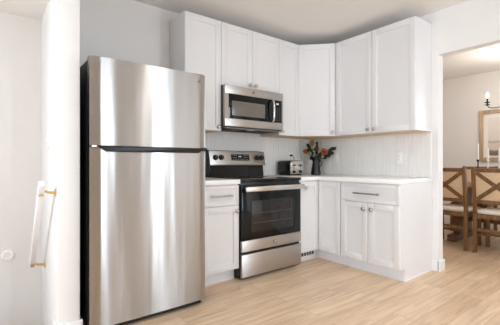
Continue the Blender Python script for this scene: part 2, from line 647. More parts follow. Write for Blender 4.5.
def knob(parent, fr, a, z, d=0.019):
    mb = MB()
    mb.lathe(fr.p(a, z, d), fr.n, [(0.0, 0), (0.009, 0), (0.007, 0.003), (0.0065, 0.012), (0.014, 0.017), (0.018, 0.021), (0.018, 0.026), (0.013, 0.030), (0, 0.031)], 20)
    return mb.build('knob', 'nickel', parent)


def pull(parent, fr, a0, a1, z, d=0.019):
    mb = MB()
    r = 0.0075
    mb.tube([fr.p(a0, z, d + 0.03), fr.p(a1, z, d + 0.03)], r, 14)
    for a in (a0 + 0.025, a1 - 0.025):
        mb.cyl(fr.p(a, z, d), fr.n, 0.006, 0.03, 12)
        mb.cyl(fr.p(a, z, d), fr.n, 0.008, 0.003, 14)
    return mb.build('handle', 'nickel', parent)


G = 0.0022   # half gap between fronts
BD = -0.61   # base carcass front plane
UD = -0.31   # upper carcass front plane
ZB, ZC = 0.111, 0.872
ZU, ZT = 1.372, 2.4425

# left base cabinet
t = thing('base_cabinet', 'white shaker base cabinet with one drawer over one door, between refrigerator and range', 'cabinet', (-1.89, -0.3, 0))
MB().box(-2.079, -1.6985, BD, -0.002, ZB, 0.875).build('body', 'cab', t)
MB().box(-2.079, -1.6985, -0.55, -0.04, 0, ZB - 0.0005).build('toe_kick', 'kick', t)
fr = Fr((-2.079, BD, 0), (1, 0, 0), (0, -1, 0))
w = 2.079 - 1.6985
o = slab(MB(), fr, G, w - G, 0.686, 0.862).build('drawer', 'cab', t)
pull(o, fr, 0.075, 0.295, 0.775)
o = shaker(MB(), fr, G, w - G, ZB + 0.004, 0.682).build('door', 'cab', t)
knob(o, fr, w - 0.032, 0.632)

# corner base cabinet (lazy-susan: two leaves meeting in the inner corner)
t = thing('base_cabinet', 'white corner base cabinet with two narrow full-height doors meeting right of the range', 'cabinet', (-0.45, -0.45, 0))
MB().prism([(-0.9295, -0.002), (-0.002, -0.002), (-0.002, -0.9185), (BD, -0.9185), (BD, BD), (-0.9295, BD)], 'z', ZB, 0.875).build('body', 'cab', t)
MB().box(-0.9295, -0.55, -0.55, -0.52, 0, ZB - 0.0005).box(-0.55, -0.52, -0.9185, -0.52, 0, ZB - 0.0005).build('toe_kick', 'kick', t)
fr = Fr((-0.9295, BD, 0), (1, 0, 0), (0, -1, 0))
wa = 0.9295 + BD - 0.0195
o = shaker(MB(), fr, G, wa, ZB + 0.004, 0.862).build('door', 'cab', t)
knob(o, fr, 0.085, 0.80)
fr = Fr((BD, BD - 0.0215, 0), (0, -1, 0), (-1, 0, 0))
wb = 0.9185 + BD - 0.0215
o = shaker(MB(), fr, 0, wb - G, ZB + 0.004, 0.862).build('door', 'cab', t)

# drawer base along the right wall
t = thing('base_cabinet', 'white base cabinet, wide drawer over two doors, at the doorway end of the run', 'cabinet', (-0.3, -1.23, 0))
Y0, Y1 = -0.9195, -1.5548
MB().box(BD, -0.002, Y1 + 0.016, Y0, ZB, 0.875).build('body', 'cab', t)
MB().box(-0.55, -0.52, Y1 + 0.016, Y0, 0, ZB - 0.0005).build('toe_kick', 'kick', t)
MB().prism([(-0.002, 0), (-0.548, 0), (-0.548, ZB), (-0.612, ZB), (-0.612, 0.875), (-0.002, 0.875)], 'y', Y1, Y1 + 0.0155).build('end_panel', 'cab', t)
MB().box(-0.55, -0.017, Y1 - 0.008, Y1 - 0.0002, 0, 0.018, 0.003).build('shoe_moulding', 'trim', t)
fr = Fr((BD, Y0, 0), (0, -1, 0), (-1, 0, 0))
w = Y0 - Y1
o = slab(MB(), fr, 0.012, w - 0.004, 0.686, 0.862).build('drawer', 'cab', t)
pull(o, fr, 0.175, 0.445, 0.770)
mid = w / 2 + 0.002
o = shaker(MB(), fr, 0.012, mid - G, ZB + 0.004, 0.682).build('door', 'cab', t)
knob(o, fr, mid - 0.042, 0.622)
o = shaker(MB(), fr, mid + G, w - 0.004, ZB + 0.004, 0.682).build('door', 'cab', t)
knob(o, fr, mid + 0.042, 0.622)

# countertops
o = MB().prism([(-0.9295, -0.010), (-0.010, -0.010), (-0.010, -1.566), (-0.648, -1.566), (-0.648, -0.648), (-0.9295, -0.648)], 'z', 0.8755, 0.9145, 0.002).build('countertop', 'counter')
tag(o, 'L-shaped white quartz countertop running right of the range around the corner', 'countertop')
o = MB().box(-2.085, -1.6985, -0.648, -0.010, 0.8755, 0.9145, 0.002).build('countertop', 'counter')
tag(o, 'short white quartz countertop piece between refrigerator and range', 'countertop')


# upper cabinets
def upper(label, x0, x1, z0, doors, knobs, loc):
    """uppers on the back wall"""
    t = thing('wall_cabinet', label, 'cabinet', loc)
    MB().box(x0, x1, UD, -0.002, z0 + 0.003, ZT).build('body', 'cab', t)
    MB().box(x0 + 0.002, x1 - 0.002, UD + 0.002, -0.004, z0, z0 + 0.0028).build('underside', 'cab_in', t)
    fr = Fr((x0, UD, 0), (1, 0, 0), (0, -1, 0))
    n = len(doors) - 1
    for i in range(n):
        d = shaker(MB(), fr, doors[i] - x0 + G, doors[i + 1] - x0 - G, z0 + 0.003, ZT - 0.003).build('door', 'cab', t)
        if knobs[i] is not None:
            knob(d, fr, knobs[i][0] - x0, knobs[i][1])
    return t


upper('tall white single-door wall cabinet above refrigerator, left end of the upper run', -2.0837, -1.695, ZU, [-2.0837, -1.695], [(-1.730, 1.412)], (-1.89, -0.15, ZU))
upper('short white two-door wall cabinet directly above the microwave', -1.6945, -0.930, 1.822, [-1.6945, -1.311, -0.930], [(-1.347, 1.866), (-1.273, 1.866)], (-1.31, -0.15, 1.82))
upper('narrow tall white wall cabinet just right of the microwave', -0.9295, -0.6165, ZU, [-0.9295, -0.6165], [(-0.892, 1.414)], (-0.77, -0.15, ZU))
# diagonal corner upper
t = thing('wall_cabinet', 'white wall cabinet set diagonally across the corner above the flower pitcher', 'cabinet', (-0.3, -0.3, ZU))
poly = [(-0.616, -0.002), (-0.002, -0.002), (-0.002, -0.616), (UD, -0.616), (-0.616, UD)]
MB().prism(poly, 'z', ZU + 0.003, ZT).build('body', 'cab', t)
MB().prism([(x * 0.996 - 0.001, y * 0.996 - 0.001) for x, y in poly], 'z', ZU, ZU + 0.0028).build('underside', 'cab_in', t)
s2 = math.sqrt(0.5)
ln = (0.616 + UD) * math.sqrt(2)
fr = Fr((-0.616, UD, 0), (s2, -s2, 0), (-s2, -s2, 0))
o = shaker(MB(), fr, 0.012, ln - 0.012, ZU + 0.003, ZT - 0.003).build('door', 'cab', t)
knob(o, fr, ln - 0.045, 1.414)
# right wall upper, two doors
t = thing('wall_cabinet', 'wide white two-door wall cabinet on the right wall, ending by the doorway', 'cabinet', (-0.15, -1.1, ZU))
MB().box(UD, -0.002, -1.5474, -0.6165, ZU + 0.003, ZT).build('body', 'cab', t)
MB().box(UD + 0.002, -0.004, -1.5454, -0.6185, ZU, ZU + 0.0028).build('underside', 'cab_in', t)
fr = Fr((UD, -0.6165, 0), (0, -1, 0), (-1, 0, 0))
for a0, a1, k in ((0.0165, 0.470, 0.470 - 0.037), (0.470, 0.9309, 0.470 + 0.037)):
    o = shaker(MB(), fr, a0 + G, a1 - G, ZU + 0.003, ZT - 0.003).build('door', 'cab', t)
    knob(o, fr, k, 1.414)


# ------------------------------------------------------------------ refrigerator
FX0, FX1, FY, FH = -2.998, -2.191, -0.886, 1.7205
t = thing('refrigerator', 'tall stainless top-freezer refrigerator with black side and black grip strip', 'refrigerator', (-2.59, -0.45, 0))
MB().box(FX0 + 0.004, FX1 - 0.004, FY + 0.075, -0.06, 0.03, FH - 0.006, 0.006).build('cabinet', 'blacktex', t)


def fdoor(name, z0, z1):
    """door slab with a faintly bowed steel front"""
    n = 24
    front = []
    for i in range(n + 1):
        u = i / n
        x = FX0 + (FX1 - FX0) * u
        sag = 0.007 * (1 - (2 * u - 1) ** 2)
        e = min(u, 1 - u) * (FX1 - FX0)
        rnd = 0.010 * (1 - min(1, e / 0.014)) ** 2
        front.append((x, FY + 0.004 - sag + rnd))
    poly = front + [(FX1, FY + 0.066), (FX0, FY + 0.066)]
    mb = MB().prism(poly, 'z', z0, z1)
    return mb


def smooth_front(o):
    for p in o.data.polygons:
        if abs(p.normal.z) < 0.5:
            p.use_smooth = True
    o.data.set_sharp_from_angle(angle=R(40))
    return o


d1 = smooth_front(fdoor('freezer_door', 1.1725, FH).build('freezer_door', 'fridge', t))
d2 = smooth_front(fdoor('refrigerator_door', 0.045, 1.1635).build('refrigerator_door', 'fridge', t))
# black pocket grip across the top of the lower door, ends cut on the slant
g = MB().prism([(FX0 + 0.035, 1.170), (FX0 + 0.095, 1.134), (FX1 - 0.070, 1.136), (FX1 - 0.012, 1.172), (FX1 - 0.012, 1.1725), (FX0 + 0.035, 1.1725)], 'y', FY - 0.012, FY - 0.0012, 0.001)
g.build('grip', 'black', t)
MB().box(FX0 + 0.002, FX1 - 0.002, FY + 0.008, FY + 0.06, 1.1638, 1.1722).build('gasket', 'black', t)
MB().box(FX1 - 0.05, FX1 + 0.010, FY + 0.002, FY + 0.05, 1.150, 1.178, 0.004).build('hinge', 'black', t)
MB().box(FX0 + 0.012, FX0 + 0.06, FY + 0.0, FY + 0.05, 1.1645, 1.1718).build('hinge', 'bright', t)
MB().box(FX0 + 0.02, FX1 - 0.02, FY + 0.045, FY + 0.075, 0.004, 0.043).build('base_grille', 'black', t)
for x in (FX0 + 0.08, FX1 - 0.08):
    for y in (FY + 0.15, -0.15):
        MB().cyl((x, y, 0), (0, 0, 1), 0.02, 0.032).build('foot', 'black', t)
MB().box(FX1 - 0.10, FX1 - 0.01, FY + 0.02, FY + 0.11, FH - 0.006, FH + 0.008, 0.003).build('hinge_cover', 'black', t)


def emblem(parent, fr, a, z, d, r, ink='bright'):
    """round maker's badge: grey disc, bright ring, two script loops"""
    e = MB().lathe(fr.p(a, z, d), fr.n, [(0, 0), (r, 0), (r, 0.0015), (0, 0.0018)], 24).build('emblem', 'badge', parent)
    mb = MB()
    n = 28
    mb.tube([fr.p(a + 0.82 * r * math.cos(2 * math.pi * i / n), z + 0.82 * r * math.sin(2 * math.pi * i / n), d + 0.0019) for i in range(n + 1)], r * 0.08, 6, False)
    for sx in (-0.3, 0.3):
        mb.tube([fr.p(a + sx * r + 0.24 * r * math.cos(2 * math.pi * i / 14), z + 0.42 * r * math.sin(2 * math.pi * i / 14), d + 0.0019) for i in range(12)], r * 0.09, 6)
    mb.build('emblem_script', ink, e)
    return e


frf = Fr((FX0, FY, 0), (1, 0, 0), (0, -1, 0))
emblem(d1, frf, FX1 - FX0 - 0.058, 1.671, -0.0015, 0.012)

# ------------------------------------------------------------------ range
RX0, RX1 = -1.6945, -0.9325
t = thing('range', 'freestanding stainless electric range with black glass oven door and rear control panel', 'stove', (-1.313, -0.33, 0))
MB().box(RX0, RX1, -0.632, -0.02, 0.03, 0.888, 0.002).build('body', 'black', t)
for x in (RX0 + 0.06, RX1 - 0.06):
    for y in (-0.57, -0.10):
        MB().cyl((x, y, 0.0003), (0, 0, 1), 0.02, 0.0305).build('foot', 'black', t)
ct = MB().box(RX0 - 0.001, RX1 + 0.001, -0.664, -0.022, 0.8885, 0.913, 0.004).build('cooktop', 'glass_black', t)
for (x, y, r) in ((-1.50, -0.47, 0.105), (-1.13, -0.47, 0.085), (-1.50, -0.21, 0.075), (-1.13, -0.21, 0.095)):
    mb = MB()
    mb.tube([(x + r * math.cos(2 * math.pi * i / 40), y + r * math.sin(2 * math.pi * i / 40), 0.9131) for i in range(41)], 0.0009, 6, False)
    mb.build('burner_ring', 'rack', ct)
# backguard
bgd = MB().prism([(-0.022, 0.9135), (-0.075, 0.9135), (-0.062, 1.034), (-0.022, 1.034)], 'x', RX0 + 0.012, RX1 - 0.012).build('backguard_base', 'glass_black', t)
cp = MB().prism([(-0.022, 1.0345), (-0.095, 1.0345), (-0.100, 1.046), (-0.070, 1.188), (-0.058, 1.196), (-0.022, 1.196)], 'x', RX0 + 0.012, RX1 - 0.004, 0.002).build('control_panel', 'steel', t)
MB().prism([(-0.022, 0.9135), (-0.097, 0.9135), (-0.105, 1.044), (-0.072, 1.192), (-0.058, 1.200), (-0.022, 1.200)], 'x', RX0 - 0.001, RX0 + 0.0115, 0.002).build('side_cap', 'black', t)
# slanted panel frame: bottom (-0.100,1.046) to top (-0.070,1.188)
sl = Vector((0, 0.030, 0.142)).normalized()
sn = Vector((0, -sl.z, sl.y))


def onpanel(x, v, d=0.0):
    return Vector((x, -0.100, 1.046)) + sl * v + sn * d


dp = MB().obox(onpanel(-1.288, 0.078, 0.002), (1, 0, 0), sl, sn, 0.122, 0.034, 0.002, 0.001).build('display', 'glass_black', cp)
mb = MB()
for dx in (-0.008, 0.006, 0.020):
    for dz in (0.084, 0.091):
        mb.obox(onpanel(-1.30 + dx, dz, 0.0045), (1, 0, 0), sl, sn, 0.0045, 0.0028, 0.0006)
mb.build('clock_digits', 'lcd', dp)
mb = MB()
for r_ in range(3):
    for c_ in (-0.098, -0.076, -0.054, 0.050, 0.072, 0.094):
        mb.obox(onpanel(-1.288 + c_, 0.057 + r_ * 0.021, 0.0044), (1, 0, 0), sl, sn, 0.006, 0.0022, 0.0005)
for c_ in (-0.03, -0.01, 0.01, 0.03):
    mb.obox(onpanel(-1.288 + c_, 0.057, 0.0044), (1, 0, 0), sl, sn, 0.006, 0.0022, 0.0005)
mb.build('button_legend', 'legend', dp)
for x in (-1.612, -1.540, -1.052, -0.985):
    k = MB().lathe(onpanel(x, 0.075, 0.0002), sn, [(0, 0), (0.030, 0), (0.030, 0.004), (0.026, 0.007), (0.024, 0.024), (0.020, 0.027), (0, 0.027)], 24).build('knob', 'black', cp)
    MB().obox(onpanel(x, 0.083, 0.0275), (1, 0, 0), sl, sn, 0.0012, 0.007, 0.0006).build('pointer', 'legend', k)
# oven door
dr = MB().box(RX0 + 0.004, RX1 - 0.004, -0.661, -0.634, 0.358, 0.862, 0.004).build('oven_door', 'glass_black', t)
MB().box(RX0 + 0.004, RX1 - 0.004, -0.665, -0.634, 0.257, 0.3575, 0.004).build('door_trim', 'steel', dr)
wn = MB().box(-1.585, -1.045, -0.6622, -0.6605, 0.425, 0.715, 0.0005).build('oven_window', 'oven_in', dr)
mb = MB()
for z in (0.51, 0.60):
    mb.tube([(-1.56, -0.6626, z), (-1.07, -0.6626, z)], 0.0018, 6)
for i in range(18):
    x = -1.55 + i * 0.0276
    mb.tube([(x, -0.6624, 0.602), (x, -0.6624, 0.585)], 0.0009, 6)
    mb.tube([(x, -0.6624, 0.512), (x, -0.6624, 0.495)], 0.0009, 6)
mb.build('oven_rack', 'rack', wn)
h = MB().box(RX0 + 0.012, RX1 - 0.006, -0.722, -0.702, 0.802, 0.850, 0.008, 3)
h.box(RX0 + 0.03, RX0 + 0.06, -0.703, -0.66, 0.812, 0.842, 0.004).box(RX1 - 0.055, RX1 - 0.025, -0.703, -0.66, 0.812, 0.842, 0.004)
h.build('handle', 'bright', dr)
frr = Fr((RX0, -0.665, 0), (1, 0, 0), (0, -1, 0))
emblem(dr, frr, -1.303 - RX0, 0.306, 0.0002, 0.018)
MB().box(RX0 + 0.004, RX1 - 0.004, -0.665, -0.634, 0.028, 0.234, 0.004).build('drawer', 'steel', t)

# ------------------------------------------------------------------ microwave
t = thing('microwave', 'stainless over-the-range microwave with dark window hung under short cabinet', 'microwave', (-1.312, -0.2, 1.42))
MX0, MX1, MY = -1.6935, -0.9315, -0.392
MB().box(MX0, MX1, MY + 0.03, -0.012, 1.410, 1.8195, 0.002).build('body', 'darkgrey', t)
f = MB()
# stainless face frame (around the window/control area)
f.box(MX0, MX1, MY, MY + 0.0295, 1.737, 1.8190, 0.003)
f.box(MX0, MX1, MY, MY + 0.0295, 1.422, 1.496, 0.003)
f.box(MX0, -1.652, MY + 0.0005, MY + 0.0293, 1.495, 1.738)
f.box(-0.951, MX1, MY + 0.0005, MY + 0.0293, 1.495, 1.738)
f.build('face_frame', 'steel', t)
dm = MB().box(-1.6515, -1.072, MY + 0.002, MY + 0.029, 1.4965, 1.7365, 0.001).build('door', 'glass_black', t)
MB().box(-1.612, -1.190, MY + 0.0005, MY + 0.0025, 1.527, 1.672, 0.0005).build('window', 'mw_in', dm)
hp = [(-1.094, MY - 0.004, 1.492), (-1.094, MY - 0.026, 1.515), (-1.094, MY - 0.034, 1.56), (-1.094, MY - 0.036, 1.617), (-1.094, MY - 0.034, 1.675), (-1.094, MY - 0.026, 1.72), (-1.094, MY - 0.004, 1.742)]
MB().tube(hp, [0.009, 0.011, 0.012, 0.012, 0.012, 0.011, 0.009], 14).build('handle', 'bright', dm)
pn = MB().box(-1.071, -0.9515, MY + 0.002, MY + 0.029, 1.4965, 1.7365, 0.001).build('control_panel', 'glass_black', t)
mb = MB()
for dx in (0, 0.011, 0.022):
    mb.box(-1.028 + dx, -1.020 + dx, MY + 0.0008, MY + 0.0021, 1.690, 1.706)
mb.build('clock_digits', 'lcd', pn)
mb = MB()
for r_ in range(8):
    for c_ in range(3):
        mb.box(-1.052 + c_ * 0.031, -1.034 + c_ * 0.031, MY + 0.0012, MY + 0.0021, 1.520 + r_ * 0.019, 1.5245 + r_ * 0.019)
mb.build('button_legend', 'rack', pn)
frm = Fr((MX0, MY, 0), (1, 0, 0), (0, -1, 0))
emblem(t, frm, -1.345 - MX0, 1.780, 0.0002, 0.017)
v = MB().box(MX0 + 0.02, MX1 - 0.02, MY + 0.034, -0.03, 1.404, 1.4098).build('underside_panel', 'steel', t)
for x0, x1 in ((-1.60, -1.37), (-1.25, -1.02)):
    MB().box(x0, x1, -0.33, -0.10, 1.401, 1.4038).build('grease_filter', 'slot', v)
MB().box(-1.345, -1.275, -0.33, -0.26, 1.401, 1.4038).build('lamp_lens', 'plate', v)


# ------------------------------------------------------------------ wall plates, register
def plate(name, label, cat, fr, a, z, kind):
    t = thing(name, label, cat, tuple(fr.p(a, z, 0)))
    c = fr.p(a, z, 0.003)
    MB().obox(c, fr.u, fr.n, Vector((0, 0, 1)), 0.037, 0.003, 0.059, 0.002).build('cover_plate', 'plate', t)
    if kind == 'outlet':
        for dz in (-0.021, 0.021):
            r_ = MB().obox(fr.p(a, z + dz, 0.0068), fr.u, fr.n, Vector((0, 0, 1)), 0.017, 0.0012, 0.014, 0.001).build('receptacle', 'plate', t)
            mb = MB()
            for da in (-0.006, 0.006):
                mb.obox(fr.p(a + da, z + dz + 0.003, 0.0081), fr.u, fr.n, Vector((0, 0, 1)), 0.0012, 0.0004, 0.004)
            mb.build('slot', 'slot', r_)
    else:
        MB().obox(fr.p(a, z, 0.009), fr.u, fr.n, Vector((0, 0, 1)), 0.005, 0.004, 0.011, 0.001).build('toggle', 'plate', t)
    return t


frB = Fr((-0.0092, 0, 0), (0, -1, 0), (-1, 0, 0))
frA = Fr((0, -0.0092, 0), (1, 0, 0), (0, -1, 0))
plate('outlet', 'white outlet on right backsplash below the wide cabinet, nearer the doorway', 'outlet', frB, 1.215, 1.116, 'outlet')
plate('outlet', 'white outlet on the right backsplash just right of the flower leaves', 'outlet', frB, 0.383, 1.119, 'switch2')
plate('outlet', 'white outlet on back wall above toaster with black plug in it', 'outlet', frA, -0.452, 1.135, 'outlet')
frS = Fr((-3.157, 0, 0), (0, -1, 0), (-1, 0, 0))
plate('light_switch', 'white toggle light switch on the narrow wall face above the stair handrail', 'switch', frS, 0.411, 1.222, 'switch')
o = MB().lathe((-3.371, -0.0005, 0.375), (0, -1, 0), [(0, 0), (0.042, 0), (0.042, 0.006), (0.036, 0.014), (0.022, 0.016), (0.020, 0.012), (0, 0.012)], 28).build('round_wall_plate', 'plate')
tag(o, 'small round white plate on the far stairwell wall at lower left', 'wall plate')

t = thing('floor_register', 'small metal toe-kick register with dark slots, low right of the range', 'vent', (-0.75, -0.55, 0.02))
MB().box(-0.915, -0.60, -0.556, -0.5505, 0.022, 0.100, 0.001).build('frame', 'plate', t)
mb = MB()
for i in range(7):
    x = -0.90 + i * 0.041
    mb.box(x, x + 0.033, -0.5568, -0.5562, 0.050, 0.090)
mb.build('slots', 'badge', t)
o = MB().box(-0.915, -0.56, -0.562, -0.5505, 0, 0.018, 0.003).build('trim_toe', 'trim')
o['kind'] = 'structure'

# ------------------------------------------------------------------ toaster
t = thing('toaster', 'black toaster with chrome front, two levers and two dials, on counter right of range', 'toaster', (-0.60, -0.16, 0.9145))
TX0, TX1, TY0, TY1, TZ = -0.695, -0.472, -0.265, -0.045, 0.9145
prof = [(TX0, TZ + 0.014), (TX1, TZ + 0.014), (TX1, TZ + 0.14), (TX1 - 0.008, TZ + 0.164), (TX1 - 0.03, TZ + 0.176), (TX0 + 0.03, TZ + 0.176), (TX0 + 0.008, TZ + 0.164), (TX0, TZ + 0.14)]
MB().prism(prof, 'y', TY0 + 0.013, TY1, 0.003).build('body', 'toaster_black', t)
c0 = (TX0 + TX1) / 2
pf = [(c0 + (x - c0) * 0.96, TZ + 0.016 + (z - TZ - 0.014) * 0.96) for x, z in prof]
face = MB().prism(pf, 'y', TY0, TY0 + 0.0125, 0.002).build('front_plate', 'chrome', t)
for x in (c0 - 0.054, c0 + 0.054):
    MB().box(x - 0.004, x + 0.004, TY0 - 0.001, TY0 + 0.0005, TZ + 0.070, TZ + 0.135).build('lever_slot', 'toaster_black', face)
    MB().box(x - 0.016, x + 0.016, TY0 - 0.020, TY0 - 0.0012, TZ + 0.112, TZ + 0.128, 0.003).build('lever', 'toaster_black', face)
    MB().lathe((x, TY0 - 0.0003, TZ + 0.043), (0, -1, 0), [(0, 0), (0.017, 0), (0.015, 0.014), (0, 0.015)], 20).build('dial', 'toaster_black', face)
sl_ = MB()
for x in (c0 - 0.04, c0 + 0.04):
    sl_.box(x - 0.014, x + 0.014, TY0 + 0.04, TY1 - 0.025, TZ + 0.1755, TZ + 0.1768)
sl_.build('bread_slot', 'slot', t)
for x in (TX0 + 0.02, TX1 - 0.02):
    MB().box(x - 0.01, x + 0.01, TY0 + 0.03, TY1 - 0.02, TZ + 0.0003, TZ + 0.0138).build('foot', 'toaster_black', t)
mb = MB()
mb.box(-0.466, -0.438, -0.045, -0.0185, 1.145, 1.168, 0.004)
mb.tube([(-0.452, -0.044, 1.157), (-0.445, -0.060, 1.150), (-0.432, -0.064, 1.12), (-0.430, -0.055, 1.05), (-0.440, -0.04, 0.96), (-0.47, -0.03, 0.922), (-0.52, -0.035, 0.922), (-0.56, -0.043, 0.94)], 0.0035, 8)
mb.build('power_cord', 'toaster_black', t)

# ------------------------------------------------------------------ pitcher and flowers
PX, PY, PZ = -0.214, -0.231, 0.9145
t = thing('pitcher', 'matte black tapered pitcher holding flowers in the counter corner', 'pitcher', (PX, PY, PZ))
prof = [(0, 0.0003), (0.060, 0.0003), (0.064, 0.006), (0.061, 0.03), (0.053, 0.09), (0.043, 0.145), (0.041, 0.168), (0.046, 0.200), (0.052, 0.222), (0.049, 0.222), (0.038, 0.168), (0.040, 0.145), (0.050, 0.09), (0.058, 0.03), (0.056, 0.012), (0, 0.012)]
o = MB().lathe((0, 0, 0), (0, 0, 1), prof, 32).build('body', 'ceramic', t, True)
# spout: pull the rim forward on the left side as seen
rt = Vector((0.79, -0.61, 0))
for vtx in o.data.vertices:
    if vtx.co.z > 0.17:
        k = (vtx.co.z - 0.17) / 0.042
        dd = vtx.co.normalized().dot(-rt)
        rr = Vector((vtx.co.x, vtx.co.y, 0))
        if rr.length > 1e-4 and rr.normalized().dot(-rt) > 0.75:
            vtx.co += -rt * 0.022 * k
hpts = []
for a, z in ((0.044, 0.200), (0.066, 0.210), (0.088, 0.202), (0.094, 0.178), (0.084, 0.148), (0.068, 0.118), (0.050, 0.096)):
    hpts.append(tuple(rt * a + Vector((0, 0, z))))
MB().tube(hpts, [0.005, 0.006, 0.0065, 0.0065, 0.006, 0.0055, 0.005], 10).build('handle', 'ceramic', t, True)

GRP = 'flowers in the black pitcher'
# local view axes at the pitcher: r to the right of the picture, u up, f away from the camera
fw = Vector((0.613, 0.790, 0))


def pt(r, u, f=0.0):
    return rt * r + fw * f + Vector((0, 0, u))


def stem_part(par, end, bend=0.0, r=0.0022, foot=None):
    a = Vector(foot if foot is not None else (0, 0, 0.02))
    neck = Vector((end.x * 0.18, end.y * 0.18, 0.205))
    pts = []
    for i in range(9):
        u = i / 8
        p = a * (1 - u) ** 2 + neck * 2 * u * (1 - u) + end * u * u
        pts.append(p)
    MB().tube(pts, r, 7).build('stem', 'stem', par, True)
    return pts


def flower(label, end, kind, petal_m, core_m, size, face, leaves=2, off=(0, 0)):
    t = thing('flower_stem', label, 'flower', (PX, PY, PZ), 0, GRP)
    foot = (off[0], off[1], 0.02)
    pts = stem_part(t, end, foot=foot)
    face = Vector(face).normalized()
    a = face.cross(Vector((0, 0, 1)))
    if a.length < 0.1:
        a = Vector((1, 0, 0))
    a.normalize()
    b = face.cross(a)
    mb = MB()
    if kind == 'open':
        for ring, (n, tilt, ln) in enumerate(((8, 0.25, 1.0), (7, 0.7, 0.85), (6, 1.2, 0.62))):
            for i in range(n):
                an = 2 * math.pi * (i + ring * 0.5) / n
                d = a * math.cos(an) + b * math.sin(an) + face * tilt
                mb.petal(end, d, face, size * ln, size * 0.75, 0.25)
    elif kind == 'bud':
        for ring, (n, tilt, ln) in enumerate(((5, 1.3, 1.0), (5, 2.2, 1.0), (4, 4.0, 0.9))):
            for i in range(n):
                an = 2 * math.pi * (i + ring * 0.5) / n
                rad = a * math.cos(an) + b * math.sin(an)
                mb.petal(end, rad + face * tilt, -rad, size * ln, size * 0.75, 0.22)
    elif kind == 'spray':
        mb.blob(end, size * 0.5, size * 0.5, size * 0.5, 2, 0.25)
        for i in range(26):
            d = Vector((random.gauss(0, 1), random.gauss(0, 1), random.gauss(0.2, 1))) * size * 0.45
            mb.petal(end + d * 0.6, d, face + Vector((random.uniform(-1, 1), random.uniform(-1, 1), 0.3)), size * 0.4, size * 0.16, 0.2)
    mb.build('bloom', petal_m, t, True)
    if core_m:
        MB().blob(end + face * size * (0.42 if kind == 'open' else 0.22), size * 0.26, size * 0.26, size * 0.22, 2, 0.1).build('centre', core_m, t, True)
    for i in range(leaves):
        p = pts[5 + i % 3]
        sd = 1 if i % 2 else -1
        dd = rt * sd * random.uniform(0.5, 1) + fw * random.uniform(-0.6, 0.6) + Vector((0, 0, random.uniform(0.1, 0.9)))
        MB().petal(p, dd, Vector((0, 0, 1)), random.uniform(0.045, 0.075), random.uniform(0.020, 0.030), -0.2).build('leaf', 'leaf', t, True)
    return t


toward = -fw + Vector((0, 0, 0.35))
flower('tall yellow bloom, topmost of the pitcher bouquet', pt(-0.048, 0.355, -0.01), 'bud', 'yellow', 'yellow', 0.080, Vector((0, 0, 1)) - fw * 0.3 + rt * -0.1, 4, (-0.01, 0.0))
flower('orange bloom leaning out at the left of the bouquet', pt(-0.110, 0.268, -0.02), 'bud', 'orange', 'orange', 0.062, -rt + Vector((0, 0, 0.9)) - fw * 0.4, 2, (0.012, 0.004))
flower('pale cream bud just right of the orange bloom', pt(-0.072, 0.236, -0.03), 'bud', 'cream', None, 0.056, -fw * 0.6 - rt * 0.5 + Vector((0, 0, 1)), 1, (0.004, -0.014))
flower('round peach bloom with crimson centre, on the right above the handle', pt(0.092, 0.278, -0.04), 'open', 'peach', 'crimson', 0.056, toward, 2, (-0.008, 0.012))
flower('dark rust dried spray in the middle of the bouquet', pt(0.004, 0.325, 0.01), 'spray', 'rust', None, 0.056, toward, 6, (0.0, 0.014))


def leafy(label, ends, base_m, n, size, off):
    t = thing('foliage_stem', label, 'foliage', (PX, PY, PZ), 0, GRP)
    end = ends[-1]
    pts = stem_part(t, end, foot=(off[0], off[1], 0.02))
    for i in range(n):
        lm = MB()
        u = 0.62 + 0.38 * i / (n - 1)
        k = u * 8
        j = min(7, int(k))
        p = pts[j].lerp(pts[j + 1], k - j)
        ax = (pts[j + 1] - pts[j]).normalized()
        sd = 1 if i % 2 else -1
        dd = ax * 0.5 + Vector((0, 0, 1)) * sd * 0.75 + fw * random.uniform(-0.5, 0.4)
        if i == n - 1:
            dd = ax
        lm.petal(p, dd, -fw + Vector((0, 0, 0.3)), size * random.uniform(0.85, 1.1), size * 0.8, 0.1)
        lm.build('leaf', base_m, t, True)
    return t


leafy('green sprig of round leaves reaching farthest right from the bouquet', [pt(0.205, 0.312, -0.02)], 'leaf2', 11, 0.052, (0.010, -0.010))
leafy('green leafy stem standing just left of the yellow bloom', [pt(-0.085, 0.345, 0.02)], 'leaf', 8, 0.058, (-0.012, -0.008))
leafy('low green sprig just under the peach bloom', [pt(0.060, 0.245, 0.01)], 'leaf', 7, 0.055, (0.006, 0.012))
leafy('thin dark green sprig rising above the rust spray', [pt(0.018, 0.375, 0.03)], 'leaf', 8, 0.044, (0.016, 0.0))

# ------------------------------------------------------------------ stair handrail
t = thing('handrail', 'white stair handrail on two brass brackets slanting down the left wall', 'handrail', (-3.157, -0.74, 0.9))
A, B = Vector((-3.235, -0.772, 0.945)), Vector((-3.235, -0.215, 0.345))
MB().bar(A, B, 0.048, 0.034, (0, 1, 1), 0.008).build('rail', 'white_rail', t)
for y, z in ((-0.735, 0.882), (-0.232, 0.325)):
    u = (y - A.y) / (B.y - A.y)
    p = A.lerp(B, u)
    mb = MB()
    mb.cyl((-3.1572, y, z), (-1, 0, 0), 0.024, 0.006)
    mb.tube([(-3.162, y, z), (-3.20, y, z + 0.006), (-3.228, y, z + 0.022), (-3.235, y, p.z - 0.036)], 0.0085, 10)
    mb.box(-3.248, -3.222, y - 0.03, y + 0.03, p.z - 0.040, p.z - 0.034)
    mb.build('bracket', 'brass', t)

